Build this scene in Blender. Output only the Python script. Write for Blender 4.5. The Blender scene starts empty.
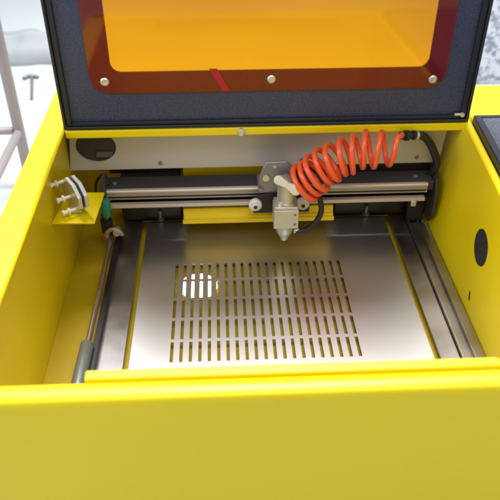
import bpy, bmesh, math, random
from mathutils import Vector, Matrix
random.seed(4)
S = bpy.context.scene
COL = S.collection
PI = math.pi

# ------------------------------------------------------------------ materials
def mat(name, col, rough=.5, metal=0.0, bump=0.0, bscale=200.0, var=0.0, vscale=6.0,
        spec=.5, coat=0.0, aniso=None, rvar=0.0):
    m = bpy.data.materials.new(name); m.use_nodes = True
    nt = m.node_tree; N = nt.nodes; L = nt.links
    b = N['Principled BSDF']
    b.inputs['Base Color'].default_value = (*col, 1)
    b.inputs['Roughness'].default_value = rough
    b.inputs['Metallic'].default_value = metal
    b.inputs['Specular IOR Level'].default_value = spec
    b.inputs['Coat Weight'].default_value = coat
    b.inputs['Coat Roughness'].default_value = .15
    tc = N.new('ShaderNodeTexCoord')
    if var or rvar:
        n = N.new('ShaderNodeTexNoise'); n.inputs['Scale'].default_value = vscale
        n.inputs['Detail'].default_value = 6
        L.new(tc.outputs['Object'], n.inputs['Vector'])
        if var:
            mx = N.new('ShaderNodeMix'); mx.data_type = 'RGBA'
            mx.inputs[6].default_value = (*[c*(1-var) for c in col], 1)
            mx.inputs[7].default_value = (*[min(1, c*(1+var)) for c in col], 1)
            L.new(n.outputs['Fac'], mx.inputs[0]); L.new(mx.outputs[2], b.inputs['Base Color'])
        if rvar:
            mr = N.new('ShaderNodeMapRange')
            mr.inputs[1].default_value = .3; mr.inputs[2].default_value = .7
            mr.inputs[3].default_value = max(.02, rough-rvar); mr.inputs[4].default_value = rough+rvar
            L.new(n.outputs['Fac'], mr.inputs[0]); L.new(mr.outputs[0], b.inputs['Roughness'])
    if bump:
        n2 = N.new('ShaderNodeTexNoise'); n2.inputs['Scale'].default_value = bscale
        n2.inputs['Detail'].default_value = 3
        if aniso:
            mp = N.new('ShaderNodeMapping'); mp.inputs['Scale'].default_value = aniso
            L.new(tc.outputs['Object'], mp.inputs['Vector']); L.new(mp.outputs[0], n2.inputs['Vector'])
        else:
            L.new(tc.outputs['Object'], n2.inputs['Vector'])
        bp = N.new('ShaderNodeBump'); bp.inputs['Strength'].default_value = bump
        bp.inputs['Distance'].default_value = .002
        L.new(n2.outputs['Fac'], bp.inputs['Height']); L.new(bp.outputs[0], b.inputs['Normal'])
    return m

def speckle(name, c1, c2, scale, rough, bump=.3, lo=.5, hi=.66):
    m = mat(name, c1, rough)
    nt = m.node_tree; N = nt.nodes; L = nt.links; b = N['Principled BSDF']
    tc = N.new('ShaderNodeTexCoord'); n = N.new('ShaderNodeTexNoise')
    n.inputs['Scale'].default_value = scale; n.inputs['Detail'].default_value = 4
    L.new(tc.outputs['Object'], n.inputs['Vector'])
    r = N.new('ShaderNodeValToRGB'); r.color_ramp.elements[0].position = lo; r.color_ramp.elements[1].position = hi
    r.color_ramp.elements[0].color = (*c1, 1); r.color_ramp.elements[1].color = (*c2, 1)
    L.new(n.outputs['Fac'], r.inputs[0]); L.new(r.outputs[0], b.inputs['Base Color'])
    bp = N.new('ShaderNodeBump'); bp.inputs['Strength'].default_value = bump; bp.inputs['Distance'].default_value = .002
    L.new(n.outputs['Fac'], bp.inputs['Height']); L.new(bp.outputs[0], b.inputs['Normal'])
    return m

YEL   = mat('yellow_paint', (.82, .635, .001), .36, bump=.16, bscale=620, var=.06, vscale=4, rvar=.09)
YDUCT = mat('yellow_duct_paint', (.80, .59, .002), .42, bump=.1, bscale=160, var=.08, vscale=9)
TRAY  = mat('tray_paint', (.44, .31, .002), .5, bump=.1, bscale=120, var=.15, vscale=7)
LID   = speckle('dark_powder_coat', (.028, .034, .075), (.078, .090, .17), 420, .33, .4, .45, .72)
LIDBK = mat('dark_trim', (.012, .014, .022), .45, bump=.2, bscale=200)
COVER = speckle('blue_grey_powder_coat', (.055, .065, .09), (.13, .15, .2), 300, .5, .4, .45, .7)
PANEL = mat('grey_sheet_metal', (.50, .48, .47), .45, metal=.25, bump=.05, bscale=60, var=.05, vscale=4)
STEEL = mat('brushed_steel_plate', (.74, .71, .69), .33, metal=1, bump=.03, bscale=160, aniso=(.6, 22, 1), var=.04, vscale=5, rvar=.015)
BEDST = mat('dull_bed_steel', (.42, .39, .385), .38, metal=1, bump=.12, bscale=50, aniso=(16, 1, 1), var=.2, vscale=8, rvar=.1)
RAILM = mat('anodised_rail', (.60, .52, .47), .5, metal=.45, bump=.05, bscale=80, aniso=(.2, 10, 10), var=.05)
DARK  = mat('dark_beam', (.055, .050, .052), .48, metal=.2, bump=.1, bscale=120, var=.15, vscale=12)
BLACK = mat('black_plastic', (.012, .012, .013), .4, bump=.1, bscale=150)
RUB   = mat('black_rubber', (.014, .015, .018), .42, bump=.15, bscale=250)
ALU   = mat('satin_aluminium', (.66, .65, .60), .36, metal=.75, bump=.05, bscale=150, var=.06, vscale=30)
CAR   = mat('carriage_grey', (.27, .26, .27), .45, metal=.5, var=.15, vscale=25)
WHITE = mat('white_nylon', (.74, .72, .66), .4, var=.05, vscale=40)
GREEN = mat('green_connector', (.01, .20, .13), .4, var=.2, vscale=60)
BRONZ = mat('bronze_pulley', (.40, .32, .26), .4, metal=.6, var=.2, vscale=60)
RODM  = mat('guide_rod', (.42, .32, .28), .3, metal=.85, var=.1, vscale=20)
SLEEV = mat('grey_green_sleeve', (.15, .17, .15), .42, metal=.3, var=.15, vscale=30)
BLUE  = mat('blue_collet', (.03, .09, .5), .4)
HOLE  = mat('shaded_void', (.02, .02, .02), .6, var=.2)
INNER = mat('tube_housing', (.035, .033, .036), .5, var=.4, vscale=40)
GREY  = mat('grey_bracket', (.20, .21, .22), .45, metal=.5, var=.1)
FLOOR = mat('pale_floor', (.47, .505, .53), .45, bump=.05, bscale=20, var=.12, vscale=1.3)
STREAK  = mat('red_streak', (.42, .006, .02), .5)  # colour of the red reflection in the lid window
STAND = mat('bare_steel_tube', (.34, .29, .30), .5, metal=.3, var=.15, vscale=10)
CLOTH = mat('grey_rag', (.30, .32, .34), .8, bump=.6, bscale=30, var=.15)
SLAB  = speckle('speckled_slab', (.62, .66, .74), (.26, .29, .37), 42, .6, .2, .46, .6)

def brush(m, r, a):
    nt = m.node_tree; b = nt.nodes['Principled BSDF']; t = nt.nodes.new('ShaderNodeTangent'); t.direction_type = 'UV_MAP'; t.uv_map = 'UVMap'
    nt.links.new(t.outputs[0], b.inputs['Tangent']); b.inputs['Anisotropic'].default_value = a
brush(STEEL, .29, .45)
def coil_mat():
    m = mat('orange_hose', (1.0, .13, .03), .3, coat=.25)
    b = m.node_tree.nodes['Principled BSDF']
    b.inputs['Transmission Weight'].default_value = .12
    b.inputs['Subsurface Weight'].default_value = .25
    b.inputs['Subsurface Radius'].default_value = (.02, .006, .003)
    return m
COIL = coil_mat()

def acrylic():
    m = bpy.data.materials.new('orange_acrylic'); m.use_nodes = True
    nt = m.node_tree; N = nt.nodes; L = nt.links; N.remove(N['Principled BSDF'])
    out = N['Material Output']
    tr = N.new('ShaderNodeBsdfTransparent'); tr.inputs[0].default_value = (1.0, .68, .06, 1)
    di = N.new('ShaderNodeBsdfDiffuse'); di.inputs[0].default_value = (.75, .03, .12, 1)
    gl = N.new('ShaderNodeBsdfGlossy'); gl.inputs['Roughness'].default_value = .06
    m1 = N.new('ShaderNodeMixShader'); m1.inputs[0].default_value = .12
    L.new(tr.outputs[0], m1.inputs[1]); L.new(di.outputs[0], m1.inputs[2])
    fr = N.new('ShaderNodeFresnel'); fr.inputs[0].default_value = 1.49
    m2 = N.new('ShaderNodeMixShader'); L.new(fr.outputs[0], m2.inputs[0])
    L.new(m1.outputs[0], m2.inputs[1]); L.new(gl.outputs[0], m2.inputs[2])
    L.new(m2.outputs[0], out.inputs[0])
    return m
ACR = acrylic()

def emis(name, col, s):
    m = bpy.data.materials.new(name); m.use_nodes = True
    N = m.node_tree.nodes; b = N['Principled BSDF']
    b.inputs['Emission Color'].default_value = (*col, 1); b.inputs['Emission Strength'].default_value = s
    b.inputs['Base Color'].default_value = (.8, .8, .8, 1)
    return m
GLOW = emis('opening_glow', (1, 1, 1), 2.2)  # emission for the tray's bright round opening, no real lamp there

# ------------------------------------------------------------------ helpers
def link(name, bm, m, parent=None, bevel=0, seg=3, smooth=35, loc=None):
    me = bpy.data.meshes.new(name)
    bmesh.ops.recalc_face_normals(bm, faces=bm.faces[:])
    bm.to_mesh(me); bm.free()
    me.materials.append(m)
    me.shade_smooth(); me.set_sharp_from_angle(angle=math.radians(smooth))
    o = bpy.data.objects.new(name, me); COL.objects.link(o)
    if parent: o.parent = parent
    if loc: o.location = loc
    if bevel:
        md = o.modifiers.new('bevel', 'BEVEL'); md.width = bevel; md.segments = seg
        md.limit_method = 'ANGLE'; md.angle_limit = math.radians(40); md.harden_normals = False
    return o

def box(bm, x0, x1, y0, y1, z0, z1):
    v = [bm.verts.new(p) for p in [(x0,y0,z0),(x1,y0,z0),(x1,y1,z0),(x0,y1,z0),(x0,y0,z1),(x1,y0,z1),(x1,y1,z1),(x0,y1,z1)]]
    for f in [(0,3,2,1),(4,5,6,7),(0,1,5,4),(1,2,6,5),(2,3,7,6),(3,0,4,7)]: bm.faces.new([v[i] for i in f])

def prism(bm, pts, d):
    """pts: list of 3D points of a planar polygon, extruded by vector d"""
    d = Vector(d); a = [bm.verts.new(p) for p in pts]; b = [bm.verts.new(Vector(p)+d) for p in pts]
    bm.faces.new(a); bm.faces.new(b[::-1]); n = len(pts)
    for i in range(n): bm.faces.new([a[i], a[(i+1) % n], b[(i+1) % n], b[i]])

def frame_to(d):
    d = Vector(d).normalized()
    up = Vector((0,0,1)) if abs(d.z) < .9 else Vector((0,1,0))
    s = d.cross(up).normalized(); return s, s.cross(d).normalized()

def lathe(bm, base, axis, prof, n=28):
    """prof: list of (distance along the axis, radius); closed at both ends"""
    axis = Vector(axis).normalized(); s, t = frame_to(axis); base = Vector(base); rings = []
    for h, r in prof:
        r = max(r, 1e-5)
        rings.append([bm.verts.new(base+axis*h+(s*math.cos(2*PI*k/n)+t*math.sin(2*PI*k/n))*r) for k in range(n)])
    for A, B in zip(rings, rings[1:]):
        for k in range(n): bm.faces.new([A[k], A[(k+1)%n], B[(k+1)%n], B[k]])
    bm.faces.new(rings[0][::-1]); bm.faces.new(rings[-1])

def catmull(P, n=10):
    P = [Vector(p) for p in P]; P = [2*P[0]-P[1]] + P + [2*P[-1]-P[-2]]; o = []
    for i in range(1, len(P)-2):
        a, b, c, d = P[i-1:i+3]
        for k in range(n):
            t = k/n
            o.append(.5*((2*b)+(c-a)*t+(2*a-5*b+4*c-d)*t*t+(3*b-a-3*c+d)*t**3))
    o.append(P[-2]); return o

def tube(bm, P, r, n=12):
    P = [Vector(p) for p in P]; rings = []; prev = None
    for i, p in enumerate(P):
        d = (P[min(i+1, len(P)-1)]-P[max(i-1, 0)]).normalized()
        if prev is None: s, t = frame_to(d)
        else:
            s = (prev-d*prev.dot(d)).normalized(); t = d.cross(s)
        prev = s
        rr = r(i/(len(P)-1)) if callable(r) else r
        rings.append([bm.verts.new(p+(s*math.cos(2*PI*k/n)+t*math.sin(2*PI*k/n))*rr) for k in range(n)])
    for A, B in zip(rings, rings[1:]):
        for k in range(n): bm.faces.new([A[k], A[(k+1)%n], B[(k+1)%n], B[k]])
    bm.faces.new(rings[0][::-1]); bm.faces.new(rings[-1])

def rrect(x0, x1, z0, z1, r, n=8):
    o = []
    for cx, cz, a in [(x1-r, z1-r, 0), (x0+r, z1-r, 90), (x0+r, z0+r, 180), (x1-r, z0+r, 270)]:
        for k in range(n+1):
            t = math.radians(a+90*k/n); o.append((cx+r*math.cos(t), cz+r*math.sin(t)))
    return o

def holed(bm, outer, inner, to3, d):
    """plate between an outer outline and inner outlines (2D), thickness vector d"""
    edges = []
    for loop in [outer]+inner:
        vs = [bm.verts.new(to3(*p)) for p in loop]
        for i in range(len(vs)): edges.append(bm.edges.new([vs[i], vs[(i+1) % len(vs)]]))
    g = bmesh.ops.triangle_fill(bm, edges=edges, use_beauty=True)
    fs = [f for f in g['geom'] if isinstance(f, bmesh.types.BMFace)]
    e = bmesh.ops.extrude_face_region(bm, geom=fs)
    bmesh.ops.translate(bm, vec=Vector(d), verts=[v for v in e['geom'] if isinstance(v, bmesh.types.BMVert)])

def splay(bm, zmin=.2):
    for v in bm.verts:
        if v.co.z > zmin and v.co.x < .7: v.co.x -= .004+.075*(1.39-v.co.y) if v.co.y < 1.39 else .004
def New(): return bmesh.new()
def empty(name, loc, label, cat):
    o = bpy.data.objects.new(name, None); COL.objects.link(o); o.location = loc
    o['label'] = label; o['category'] = cat; return o
def kid(name, bm, m, root, **k):
    """a part of a thing: mesh is written in world coordinates, root may be offset"""
    off = Vector((0,0,0)); p = root
    while p: off += p.location; p = p.parent
    bmesh.ops.translate(bm, vec=-off, verts=bm.verts[:])
    return link(name, bm, m, root, **k)

# ------------------------------------------------------------------ setting
FZ = -.34
bm = New(); box(bm, -14, 14, -8, 20, FZ-.1, FZ)
fl = link('floor', bm, FLOOR); fl['kind'] = 'structure'

# ------------------------------------------------------------------ the machine
M = empty('laser_engraver', (.1, 1.1, FZ), 'yellow desktop laser engraver with its dark lid standing open', 'laser engraver')

# cabinet ----------------------------------------------------------
XL0, XL1 = -.413, -.352           # left rim
XR0, XR1 = .559, .572             # thin right partition
bm = New()
def wall_y(prof, y0, y1): prism(bm, [(x, y0, z) for x, z in prof], (0, y1-y0, 0))
wall_y([(-.413, FZ+.02), (-.413, .294), (-.407, .300), (-.357, .300), (-.352, .294), (-.3655, .270), (-.366, -.0195), (-.366, FZ+.02)], .60, 1.71)
body = kid('side_wall', bm, YEL, M, bevel=.003, smooth=30); bm = New()
st_ = []
for y in [.6395+.75*k/25 for k in range(26)]+[1.60]:
    dx = .004+.075*max(0, 1.39-y)
    st_.append([bm.verts.new((x-(dx if z > .2 else 0), y, z)) for x, z in [(.524, -.0195), (.557, .296), (.560, .300), (.571, .300), (.575, .296), (.577, FZ+.02), (.524, FZ+.02)]])
for A, B in zip(st_, st_[1:]):
    for k in range(7): bm.faces.new([A[k], A[(k+1) % 7], B[(k+1) % 7], B[k]])
bm.faces.new(st_[0][::-1]); bm.faces.new(st_[-1])
body = kid('side_wall', bm, YEL, M, bevel=.003, smooth=30)
bm = New()   # front: rounded top edge, panel going down
prism(bm, [(-.3515, y, z) for y, z in [(.603, FZ+.02), (.606, .288), (.608, .296), (.613, .300), (.636, .300), (.641, .296), (.641, FZ+.02)]], (1.32, 0, 0))
prism(bm, [(-.4130, y, z) for y, z in [(.603, FZ+.02), (.606, .288), (.608, .296), (.613, .300), (.64, .300), (.64, FZ+.02)]], (.0612, 0, 0))
fw = kid('front_panel', bm, YEL, M, smooth=50)
bm = New(); prism(bm, [(-.197, .6415, .290), (-.197, .659, .290), (.378, .659, .290), (.392, .6415, .290)], (0, 0, .0135))
kid('front_lip', bm, YEL, M, bevel=.003)
bm = New()   # rear deck the lid hinges on, and rear walls
box(bm, -.3515, .5585, 1.389, 1.60, .278, .2985)
kid('rear_deck', bm, YEL, M, bevel=.004)
bm = New(); box(bm, -.3655, .5235, 1.60, 1.625, FZ+.02, .2725); kid('back_wall', bm, YDUCT, M)
bm = New(); box(bm, .5765, 1.02, 1.398, 1.585, .05, .3035); kid('rear_corner_deck', bm, YEL, M, bevel=.006, seg=4)
bm = New(); box(bm, .5765, 1.02, .6415, 1.3975, FZ+.02, .27); kid('side_compartment', bm, YEL, M, bevel=.003)
for x in (-.36, .95):
    for y in (.68, 1.52):
        bm = New(); lathe(bm, (x, y, FZ), (0,0,1), [(0, .022), (.0195, .025)], 20); kid('rubber_foot', bm, RUB, M)

# side cover -------------------------------------------------------
bm = New(); prism(bm, [(.592, .66, .30), (.999, .66, .30), (.999, 1.385, .30), (.592, 1.385, .30)], (0, 0, .012)); splay(bm)
cv = kid('side_cover', bm, COVER, M, bevel=.002)
bm = New(); holed(bm, [(.5765, .6455), (1.015, .6455), (1.015, 1.3965), (.5765, 1.3965)],
                  [[(.5935, .662), (.998, .662), (.998, 1.3835), (.5935, 1.3835)]], lambda x, y: (x, y, .271), (0, 0, .0435)); splay(bm)
kid('cover_trim', bm, LIDBK, cv, bevel=.003)

# right wall vent hole and slot -----------------------------------
def wallx(z, y): return .524+(z+.0195)/.3155*(.033-.004-.075*(1.39-y))
bm = New(); c = Vector((wallx(.158, 1.103), 1.103, .158)); nrm = Vector((-1, .042, .024)).normalized()
lathe(bm, c-nrm*.001, nrm, [(0, .039), (.0019, .039)], 40); kid('cable_hole', bm, HOLE, M, smooth=30)
bm = New(); c = Vector((wallx(.035, 1.092)-.0010, 1.092, .035)); prism(bm, [c+Vector(p) for p in [(0,-.006,-.008),(0,.001,-.009),(0,.006,.009),(0,0,.009)]], (.002, 0, 0))
kid('latch_slot', bm, HOLE, M)

# fascia -----------------------------------------------------------
bm = New(); cx, cz, rx, rz = -.297, .233, .047, .040
circ = [(cx+rx*math.cos(2*PI*k/48), cz+rz*math.sin(2*PI*k/48)) for k in range(48)]
holed(bm, [(-.3655, .171), (.5265, .171), (.5335, .2775), (-.3525, .2775)], [circ], lambda x, z: (x, 1.435, z), (0, .004, 0))
fa = kid('fascia_panel', bm, PANEL, M, smooth=30)
bm = New(); box(bm, -.36, -.23, 1.4395, 1.50, .172, .272); kid('tube_housing', bm, INNER, fa)
bm = New(); lathe(bm, (-.268, 1.4395, .219), (0, -1, 0), [(0, .0), (-.012, .026), (.001, .026), (.003, .022)], 30)
bm.free()
bm = New(); prism(bm, [(-.302, 1.434, .204), (-.262, 1.434, .204), (-.258, 1.434, .218), (-.298, 1.434, .220)], (0, .01, 0))
kid('lens_port', bm, mat('port_grey', (.10, .095, .10), .5), fa, bevel=.003)
bm = New(); lathe(bm, (.043, 1.390, .287), (0, -1, 0), [(0, .010), (.003, .009), (.0045, .006)], 24)
kid('catch_button', bm, ALU, M)

for x in (-.15, .19, .47):
    bm = New(); lathe(bm, (x, 1.4352, .186), (0, -1, 0), [(0, .0055), (.0016, .0052), (.0024, .003)], 14); kid('panel_screw', bm, GREY, fa)
# tray + bed -------------------------------------------------------
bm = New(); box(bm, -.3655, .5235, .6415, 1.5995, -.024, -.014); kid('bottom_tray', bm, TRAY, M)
bm = New(); lathe(bm, (-.064, 1.208, -.0138), (0,0,1), [(0, .043), (.004, .043)], 40)
kid('opening_glow_disc', bm, GLOW, M, smooth=30)  # added glowing disc, stands in for a hole with brightness below
bm = New()
holed(bm, [(-.264, .66), (.468, .66), (.468, 1.575), (-.264, 1.575)], [[(-.210, .70), (.428, .70), (.428, 1.462), (-.210, 1.462)]],
      lambda x, y: (x, y, -.004), (0, 0, .004))
bed = kid('bed_frame', bm, BEDST, M, bevel=.0008, seg=1)
bm = New(); box(bm, .4700, .4760, .66, 1.43, -.016, .007); box(bm, .4775, .5225, .66, 1.43, -.0135, -.003)
box(bm, .4960, .4995, .66, 1.43, -.003, .006)
kid('guide_ledge', bm, BEDST, bed, bevel=.001, seg=2)

bm = New()   # perforated plate, 21 x 5 slots
NX, NY, SW = 21, 5, .0068
sx0, dxp = -.1145, .0191; sy0, pit, sl = .9575, .0652, .0565
xs = [-.198]; ys = [.705]
for i in range(NX): xs += [sx0+i*dxp-SW/2, sx0+i*dxp+SW/2]
xs.append(.415)
for j in range(NY): ys += [sy0+j*pit, sy0+j*pit+sl]
ys.append(1.450)
V = {}
def gv(i, j, z):
    k = (i, j, z)
    if k not in V: V[k] = bm.verts.new((xs[i], ys[j], z))
    return V[k]
def ishole(i, j): return 0 <= i < len(xs)-1 and 0 <= j < len(ys)-1 and i % 2 == 1 and j % 2 == 1
def inside(i, j): return 0 <= i < len(xs)-1 and 0 <= j < len(ys)-1 and not ishole(i, j)
zt, zb = .0015, -.0025
for i in range(len(xs)-1):
    for j in range(len(ys)-1):
        if ishole(i, j): continue
        bm.faces.new([gv(i,j,zt), gv(i+1,j,zt), gv(i+1,j+1,zt), gv(i,j+1,zt)])
        bm.faces.new([gv(i,j,zb), gv(i,j+1,zb), gv(i+1,j+1,zb), gv(i+1,j,zb)])
        for (a, b, di, dj) in [((i,j),(i+1,j),0,-1), ((i+1,j),(i+1,j+1),1,0), ((i+1,j+1),(i,j+1),0,1), ((i,j+1),(i,j),-1,0)]:
            if not inside(i+di, j+dj):
                bm.faces.new([gv(*a,zb), gv(*b,zb), gv(*b,zt), gv(*a,zt)])
pl = kid('slotted_plate', bm, STEEL, M, smooth=20)
uv = pl.data.uv_layers.new(name='UVMap')
for lp in pl.data.loops:
    co = pl.data.vertices[lp.vertex_index].co; uv.data[lp.index].uv = (co.y, co.x)

# exhaust duct -----------------------------------------------------
bm = New()
prism(bm, [(-.100, y, z) for y, z in [(1.380, .050), (1.380, .064), (1.386, .067), (1.388, .084), (1.472, .084), (1.474, .160), (1.594, .160), (1.594, .050)]], (.368, 0, 0))
du = kid('exhaust_duct', bm, YDUCT, M, bevel=.002)
bm = New(); box(bm, -.102, .270, 1.3775, 1.3795, .046, .0575); kid('duct_lip', bm, YDUCT, du, bevel=.0007)
bm = New(); box(bm, -.262, -.111, 1.466, 1.55, .002, .112); kid('rear_bracket', bm, BLACK, M, bevel=.002)
bm = New(); box(bm, .287, .468, 1.466, 1.55, .002, .112); box(bm, .4685, .5125, 1.435, 1.55, -.012, .112); kid('rear_bracket', bm, BLACK, M, bevel=.002)
for x in (-.165, .37):
    bm = New(); lathe(bm, (x, 1.463, .002), (0,0,1), [(0, .009), (.006, .009), (.0065, .005), (.028, .005), (.03, .003)], 16)
    kid('standoff_bolt', bm, GREY, M)

# gantry -----------------------------------------------------------
bm = New(); box(bm, -.282, .512, 1.396, 1.452, .116, .140)
ga = kid('gantry_beam', bm, DARK, M, bevel=.002)
bm = New()
prism(bm, [(-.284, y, z) for y, z in [(1.395, .141), (1.387, .141), (1.384, .138), (1.384, .1345), (1.388, .133), (1.388, .121), (1.385, .119), (1.385, .1165), (1.395, .1165)]], (.778, 0, 0))
kid('rail', bm, RAILM, ga, bevel=.0008, seg=2)
bm = New(); box(bm, -.276, .488, 1.374, 1.388, .0985, .1075); kid('belt_guide', bm, RAILM, ga, bevel=.001, seg=2)
bm = New(); box(bm, -.276, .50, 1.392, 1.44, .086, .098); kid('under_beam', bm, BLACK, ga, bevel=.002)
bm = New(); box(bm, -.284, -.130, 1.485, 1.51, .130, .150); kid('rear_shaft', bm, BLACK, ga, bevel=.003)
bm = New(); box(bm, .175, .526, 1.454, 1.470, .132, .160); kid('rear_shaft', bm, BLACK, ga, bevel=.003)
bm = New(); prism(bm, [(.5135, 1.378, .05), (.5135, 1.378, .112), (.5135, 1.395, .145), (.5135, 1.47, .145), (.5135, 1.47, .02), (.5135, 1.40, .02)], (.006, 0, 0))
kid('end_bracket', bm, DARK, ga, bevel=.001)
bm = New(); box(bm, .455, .467, 1.370, 1.3775, .086, .100);
kid('limit_switch', bm, ALU, ga, bevel=.001)
bm = New(); prism(bm, [(-.292, 1.372, .128), (-.287, 1.372, .178), (-.281, 1.372, .190), (-.277, 1.372, .188), (-.278, 1.372, .128)], (0, .028, 0))
kid('end_bracket', bm, DARK, ga, bevel=.001)
bm = New(); lathe(bm, (-.279, 1.352, .088), (.02, .1, 1), [(0, .005), (.003, .009), (.015, .0115), (.036, .012), (.046, .010), (.05, .005)], 14)
kid('green_connector', bm, GREEN, ga, smooth=25)
bm = New(); lathe(bm, (-.286, 1.372, .035), (.0, 0, 1), [(0, .014), (.035, .014), (.036, .010), (.05, .010)], 20)
lathe(bm, (-.300, 1.385, .05), (1, 0, 0), [(0, .016), (.012, .016)], 20)
kid('motor_coupling', bm, BLACK, ga)
bm = New(); P = []
for k in range(0, 21):
    a = math.radians(200-k*9.5); P.append((-.268+.019*math.cos(a), 1.352, .033+.021*math.sin(a)))
tube(bm, P, .0055, 10); kid('pulley_guard', bm, BRONZ, ga)
bm = New(); lathe(bm, (-.261, 1.345, .045), (0, 1, 0), [(0, .008), (.004, .0095), (.018, .0095)], 18); kid('pulley', bm, ALU, ga)

bm = New(); box(bm, -.276, .49, 1.3805, 1.3835, .1235, .1265)
k = -.275
while k < .488: box(bm, k, k+.0022, 1.3795, 1.3806, .1237, .1263); k += .0046
kid('drive_belt', bm, BLACK, ga)
bm = New(); tube(bm, catmull([(-.276, 1.41, .142), (-.288, 1.44, .155), (-.315, 1.46, .12), (-.33, 1.50, .04), (-.34, 1.56, -.01)], 8), .0035, 8)
kid('sensor_cable', bm, RUB, ga)
for x in (-.262, .47):
    bm = New(); lathe(bm, (x, 1.42, .1395), (0, 0, 1), [(0, .006), (.003, .006), (.0042, .004), (.003, .0018)], 14); kid('beam_screw', bm, GREY, ga)

# side guide rod ---------------------------------------------------
bm = New(); lathe(bm, (-.2830, .87, .026), (0.012, 1, 0), [(0, .0058), (.53, .0058)], 20)
ro = kid('guide_rod', bm, RODM, M)
bm = New(); lathe(bm, (-.2845, .84, .026), (0.012, 1, 0), [(0, .0125), (.002, .0135), (.15, .0135), (.153, .012)], 22); kid('rod_sleeve', bm, SLEEV, ro)
bm = New(); prism(bm, [(-.2765, .70, -.0195), (-.2655, .70, -.0195), (-.2655, .70, .019), (-.2765, .70, .019)], (.008, .70, 0)); kid('toothed_belt', bm, BLACK, ro)

# mirror mount -----------------------------------------------------
zb_ = .176
bm = New(); prism(bm, [(-.3655, 1.201, zb_), (-.275, 1.198, zb_), (-.269, 1.318, zb_), (-.350, 1.322, zb_)], (0, 0, .004))
mb = kid('mirror_bracket', bm, YEL, M, bevel=.001)
n = Vector((.84, .54, 0)).normalized(); t = Vector((-n.y, n.x, 0)); up = Vector((0, 0, 1))
c0 = Vector((-.328, 1.247, .220))
def hexp(c, r, th, ch=.0):
    pts = []
    for k in range(8):
        a = math.radians(22.5+k*45); pts.append(c+(t*math.cos(a)*1.12+up*math.sin(a)*.82)*r)
    prism(bm, pts, n*th)
bm = New(); hexp(c0, .043, .009); kid('mirror_plate', bm, ALU, mb, bevel=.0015)
bm = New(); hexp(c0+n*.0145, .043, .009); kid('mirror_holder', bm, ALU, mb, bevel=.0015)
bm = New(); hexp(c0+n*.0092, .034, .005); kid('spacer', bm, BLACK, mb)
for (a, b) in [(.028, .020), (-.0, -.004), (-.022, -.024)]:
    p = c0+t*a+up*b
    bm = New(); lathe(bm, p, -n, [(0, .0035), (.014, .0035), (.0145, .0075), (.0185, .0075), (.019, .004), (.026, .004), (.0262, .0065), (.031, .006)], 16)
    kid('adjusting_screw', bm, WHITE, mb)
bm = New(); box(bm, -.334, -.306, 1.235, 1.255, zb_+.0042, zb_+.012); kid('mount_foot', bm, ALU, mb, bevel=.001)

# laser head -------------------------------------------------------
hx, hy = .142, 1.312
bm = New()
o2 = [(.083, .172), (.083, .192), (.092, .218), (.100, .230), (.146, .230), (.160, .216), (.164, .175), (.150, .150), (.100, .150)]
prism(bm, [(x, 1.350, z) for x, z in o2], (0, .008, 0))
he = kid('laser_head', bm, CAR, M, bevel=.003)
bm = New(); prism(bm, [(x, 1.3585, z) for x, z in [(.070, .085), (.205, .085), (.205, .125), (.180, .141), (.100, .141), (.070, .125)]], (0, .010, 0))
kid('carriage', bm, BLACK, he, bevel=.002)
bm = New(); box(bm, .082, .168, 1.359, 1.43, .1425, .152); kid('carriage_top', bm, CAR, he, bevel=.002)
for x in (.074, .187):
    bm = New(); lathe(bm, (x, 1.357, .115), (0, -1, 0), [(0, .0145), (.002, .0155), (.010, .0155), (.0125, .0125), (.013, .006), (.017, .0055)], 28)
    w = kid('wheel', bm, WHITE, he)
    bm = New(); lathe(bm, (x, 1.3395, .115), (0, -1, 0), [(0, .0045), (.002, .004)], 12); kid('axle', bm, BLACK, w)
bm = New(); lathe(bm, (hx, hy, .1464), (0,0,1), [(0, .0235), (.006, .0235), (.0065, .0205), (.048, .0205), (.0485, .0225), (.060, .0225), (.062, .019)], 32)
kid('lens_tube', bm, ALU, he)
bm = New(); box(bm, hx-.0285, hx+.0285, hy-.025, hy+.025, .088, .138); kid('lens_block', bm, ALU, he, bevel=.0015)
bm = New(); box(bm, hx-.027, hx+.027, hy-.0235, hy+.0235, .1385, .1460); kid('lens_collar', bm, ALU, he, bevel=.002)
for z in (.100, .126):
    bm = New(); lathe(bm, (hx+.020, hy-.0248, z), (0, -1, 0), [(0, .0032), (.0012, .003), (.0008, .0014)], 12); kid('set_screw', bm, GREY, he)
bm = New(); lathe(bm, (hx-.001, hy, .0875), (0,0,-1), [(0, .0205), (.020, .0205), (.024, .018), (.042, .0095), (.047, .0075)], 30)
kid('nozzle', bm, ALU, he)
bm = New()   # clamp lever, a dog-bone
a, b = Vector((.121, 1.287, .222)), Vector((.160, 1.284, .197)); ax = (b-a).normalized(); sd = Vector((0, -1, .15)).normalized(); q = ax.cross(sd).normalized()
pts = []
for k in range(13):
    w = math.radians(90+k*15); pts.append(a+(ax*math.cos(w)+q*math.sin(w))*.0105)
pts.append(a.lerp(b, .5)-q*.0065)
for k in range(13):
    w = math.radians(270+k*15); pts.append(b+(ax*math.cos(w)+q*math.sin(w))*.0125)
pts.append(a.lerp(b, .5)+q*.0065)
prism(bm, pts, sd*.008); kid('clamp_lever', bm, WHITE, he, bevel=.002)
bm = New(); lathe(bm, (.098, 1.349, .190), (0,-1,0), [(0, .0085), (.005, .008)], 16); lathe(bm, (.118, 1.349, .219), (0,-1,0), [(0, .004), (.002, .004)], 12)
kid('fixing_screw', bm, ALU, he)
bm = New(); lathe(bm, (.161, 1.318, .184), (1, 0, .02), [(0, .009), (.018, .009), (.0185, .012), (.030, .012), (.0305, .008), (.036, .008)], 18)
kid('hose_elbow', bm, BLACK, he)
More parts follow.
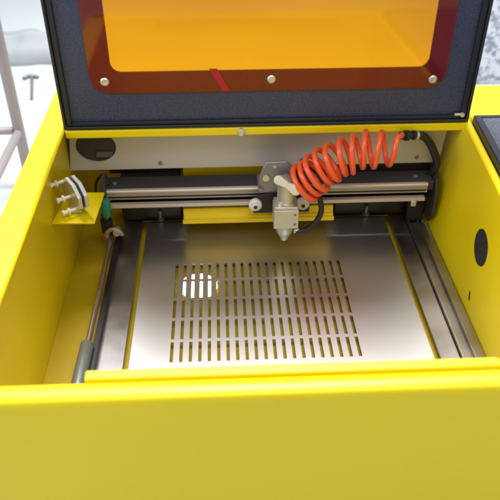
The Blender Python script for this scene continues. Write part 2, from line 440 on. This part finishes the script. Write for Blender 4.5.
bm = New(); lathe(bm, (.190, 1.306, .178), (.2, -1, .2), [(0, .0065), (.010, .0065)], 16); kid('blue_collet', bm, BLUE, he)
bm = New(); lathe(bm, (.1710, 1.31, .066), (1, 0, 0), [(-.008, .006), (.004, .006)], 14); kid('air_inlet', bm, ALU, he)
bm = New(); tube(bm, catmull([(.168, 1.310, .064), (.190, 1.308, .067), (.212, 1.312, .083), (.226, 1.316, .112), (.222, 1.32, .145), (.204, 1.322, .172), (.182, 1.324, .184)], 10), .0068)
kid('air_hose', bm, RUB, he)

# coiled hose ------------------------------------------------------
axp = catmull([(.182, 1.316, .192), (.205, 1.318, .212), (.232, 1.322, .234), (.265, 1.326, .252), (.300, 1.330, .261), (.338, 1.334, .266), (.388, 1.338, .268)], 40)
NP = len(axp)-1; TURN = 9.35; NS = 620
def axis_at(u):
    f = u*NP; i = min(int(f), NP-1); return axp[i].lerp(axp[i+1], f-i)
def spread(u): return .78*u+.22*u*u
pts = []
for k in range(NS+1):
    u0 = k/NS; u = spread(u0); c = axis_at(u); d = (axis_at(min(1, u+.03))-axis_at(max(0, u-.03))).normalized()
    # each turn leans a little, as a hanging coil does
    lean = Vector((.10*math.sin(u0*23), .0, 0)); d = (d+Vector((0, -.25, .10*(1-u)))+lean*.4).normalized()
    s = d.cross(Vector((0, 1, 0))).normalized(); w = s.cross(d).normalized()
    a = PI*1.15+u0*TURN*2*PI
    r = .0425*(1+.06*math.sin(u0*31+1)+.04*math.sin(u0*73))*(1-.10*u)
    pts.append(c+(s*math.cos(a)*r+w*math.sin(a)*r*.92))
start = catmull([(.172, 1.318, .186), (.176, 1.306, .188), pts[0]], 8)[:-1]
end = catmull([pts[-1], pts[-1].lerp(Vector((.404, 1.36, .286)), .45)+Vector((0, -.008, .004)), (.408, 1.372, .281)], 8)[1:]
bm = New(); tube(bm, start+pts+end, .0062, 14)
ch = kid('coiled_air_hose', bm, COIL, M)
bm = New(); lathe(bm, (.404, 1.371, .279), (1, .25, -.12), [(0, .009), (.010, .009), (.0105, .012), (.020, .012), (.0205, .008), (.030, .008), (.0305, .011), (.042, .011)], 18)
kid('hose_fitting', bm, BLACK, ch)
bm = New(); lathe(bm, (.440, 1.380, .2745), (1, .2, -.25), [(0, .0115), (.006, .0115)], 18); kid('fitting_nut', bm, ALU, ch)
bm = New(); tube(bm, catmull([(.443, 1.381, .273), (.462, 1.392, .266), (.484, 1.405, .243), (.502, 1.412, .213), (.515, 1.416, .183), (.513, 1.425, .150), (.500, 1.44, .12)], 10), .0095)
kid('supply_hose', bm, RUB, ch)

# lid --------------------------------------------------------------
LT = 1.14
bm = New(); win = rrect(-.234, .452, .428, 1.03, .022)
holed(bm, [(-.347, .3065), (.555, .3065), (.555, LT), (-.347, LT)], [win], lambda x, z: (x, 1.402, z), (0, .004, 0))
li = kid('lid', bm, LID, M, smooth=30)
li['label'] = 'open dark blue powder coated lid with an orange window'
bm = New()
holed(bm, [(-.3525, .3005), (.5605, .3005), (.5605, LT+.006), (-.3525, LT+.006)], [[(-.3465, .3070), (.5545, .3070), (.5545, LT-.0005), (-.3465, LT-.0005)]], lambda x, z: (x, 1.388, z), (0, .036, 0))
kid('lid_rim', bm, LIDBK, li, bevel=.002)
bm = New()
for pts2 in [[(-.346, .3075), (-.334, .3075), (-.334, LT-.013), (-.346, LT-.001)], [(.542, .3075), (.554, .3075), (.554, LT-.001), (.542, LT-.013)], [(-.3335, .3075), (.5415, .3075), (.5415, .3155), (-.3335, .3155)]]:
    prism(bm, [(x, 1.3935, z) for x, z in pts2], (0, .008, 0))
kid('lid_flange', bm, LIDBK, li, bevel=.0015)
bm = New(); prism(bm, [(x, 1.3985, z) for x, z in rrect(-.281, .493, .381, 1.075, .042, 10)], (0, .003, 0))
wn = kid('window', bm, ACR, li, smooth=30)
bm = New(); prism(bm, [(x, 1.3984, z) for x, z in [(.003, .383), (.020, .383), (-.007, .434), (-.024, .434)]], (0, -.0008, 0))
kid('red_streak_strip', bm, STREAK, wn)  # thin solid strip standing in for a red reflection on the acrylic
for (x, z) in [(-.249, .409), (.110, .408), (.465, .401), (-.249, 1.05), (.110, 1.05), (.465, 1.05)]:
    bm = New(); lathe(bm, (x, 1.3982, z), (0, -1, 0), [(0, .0095), (.002, .0095), (.004, .007), (.0042, .0035), (.003, .001)], 22)
    kid('window_screw', bm, ALU, wn)
bm = New(); lathe(bm, (.527, 1.3925, .318), (1, 0, 0), [(0, .0035), (.022, .0035)], 12); lathe(bm, (.544, 1.391, .3185), (0, -1, 0), [(0, .006), (.004, .005)], 12)
kid('lid_latch', bm, ALU, li)

# ------------------------------------------------------------------ behind: tubular stand, rag, slab
st = empty('tube_stand', (-.714, 2.2, FZ), 'bare steel tube stand leg with two low crossbars at the left edge', 'stand')
def bar(name, p, q, r=.0165):
    bm = New(); d = Vector(q)-Vector(p); lathe(bm, p, d, [(0, r*.9), (.003, r), (d.length, r)], 20); kid(name, bm, STAND, st)
bar('leg', (-.714, 2.2, FZ), (-.714, 2.2, .62), .019)
bar('leg', (-1.45, 2.2, FZ), (-1.45, 2.2, .62), .019)
bar('leg', (-.714, 1.35, FZ), (-.714, 1.35, -.02), .019)
bar('crossbar', (-.733, 2.2, -.105), (-1.431, 2.2, -.105), .014)
bar('crossbar', (-.714, 2.181, -.105), (-.714, 1.369, -.105), .014)

# thin dark stick with a crosspiece lying on the floor
bm = New()
tube(bm, catmull([(-.965, 3.21, FZ+.006), (-.94, 3.235, FZ+.012), (-.895, 3.225, FZ+.006)], 8), .009, 10)
o = link('bent_rod', bm, GREY)
bm = New()
tube(bm, catmull([(-.925, 3.225, FZ+.018), (-.905, 3.12, FZ+.007), (-.875, 2.97, FZ+.006)], 8), .0065, 8)
bm2 = link('rod_stem', bm, GREY, o)
o['label'] = 'thin grey T-shaped metal piece lying on the pale floor'; o['category'] = 'metal piece'

bm = New(); bmesh.ops.create_uvsphere(bm, u_segments=40, v_segments=20, radius=1)
for v in bm.verts:
    k = 1+.09*math.sin(v.co.x*5+v.co.y*3)+.06*math.sin(v.co.y*9+2)+.05*math.sin(v.co.x*13)
    v.co = Vector((v.co.x*.33*k, v.co.y*.14*k, max(-.02, v.co.z)*.12*k))
o = link('cloth_bundle', bm, CLOTH, loc=(-1.02, 3.52, FZ+.002)); o['label'] = 'low grey cloth bundle on the pale floor in the far left corner'; o['category'] = 'cloth'

bm = New(); box(bm, 1.12, 2.6, 3.06, 3.16, FZ+.0, FZ+1.3)
o = link('speckled_slab', bm, SLAB, bevel=.006); o['label'] = 'pale speckled stone slab standing behind the right rear corner'; o['category'] = 'slab'

# ------------------------------------------------------------------ camera, lamps
cd = bpy.data.cameras.new('camera'); cam = bpy.data.objects.new('camera', cd); COL.objects.link(cam)
cam.location = (0, 0, 1); cam.rotation_euler = (math.radians(53), 0, math.radians(-2.6))
cd.sensor_width = 36; cd.lens = 680/500*36; cd.clip_start = .05; cd.clip_end = 100
cd.dof.use_dof = True; cd.dof.focus_distance = 1.53; cd.dof.aperture_fstop = 5.0
S.camera = cam

w = bpy.data.worlds.new('World'); S.world = w; w.use_nodes = True
bg = w.node_tree.nodes['Background']; bg.inputs[0].default_value = (.93, .96, 1.0, 1); bg.inputs[1].default_value = .55

def area(name, loc, target, sx, sy, power, col=(1, 1, 1)):
    l = bpy.data.lights.new(name, 'AREA'); l.shape = 'RECTANGLE'; l.size = sx; l.size_y = sy; l.energy = power; l.color = col
    o = bpy.data.objects.new(name, l); COL.objects.link(o); o.location = loc
    o.rotation_euler = (Vector(target)-Vector(loc)).to_track_quat('-Z', 'Y').to_euler(); return o
area('ceiling_lamp', (.1, 2.05, 3.0), (.1, 1.7, 0), 2.2, .5, 150, (1, .985, .95))
area('rear_ceiling_lamp', (-.2, 3.4, 3.2), (-.2, 3.2, 0), 3.0, 1.2, 120, (.96, .98, 1))
area('window_light', (-2.6, .5, 1.6), (0, 1.3, .3), 1.4, 1.2, 34, (.84, .92, 1))
area('front_fill_light', (.3, -.3, 3.0), (.1, 1.2, .1), 2.0, .8, 28, (1, .99, .96))  # unseen fill, added to brighten the front panel and inner walls

S.view_settings.view_transform = 'Standard'; S.view_settings.look = 'None'
S.view_settings.exposure = 0; S.view_settings.gamma = 1
S.render.engine = 'CYCLES'
S.cycles.filter_width = 2.4
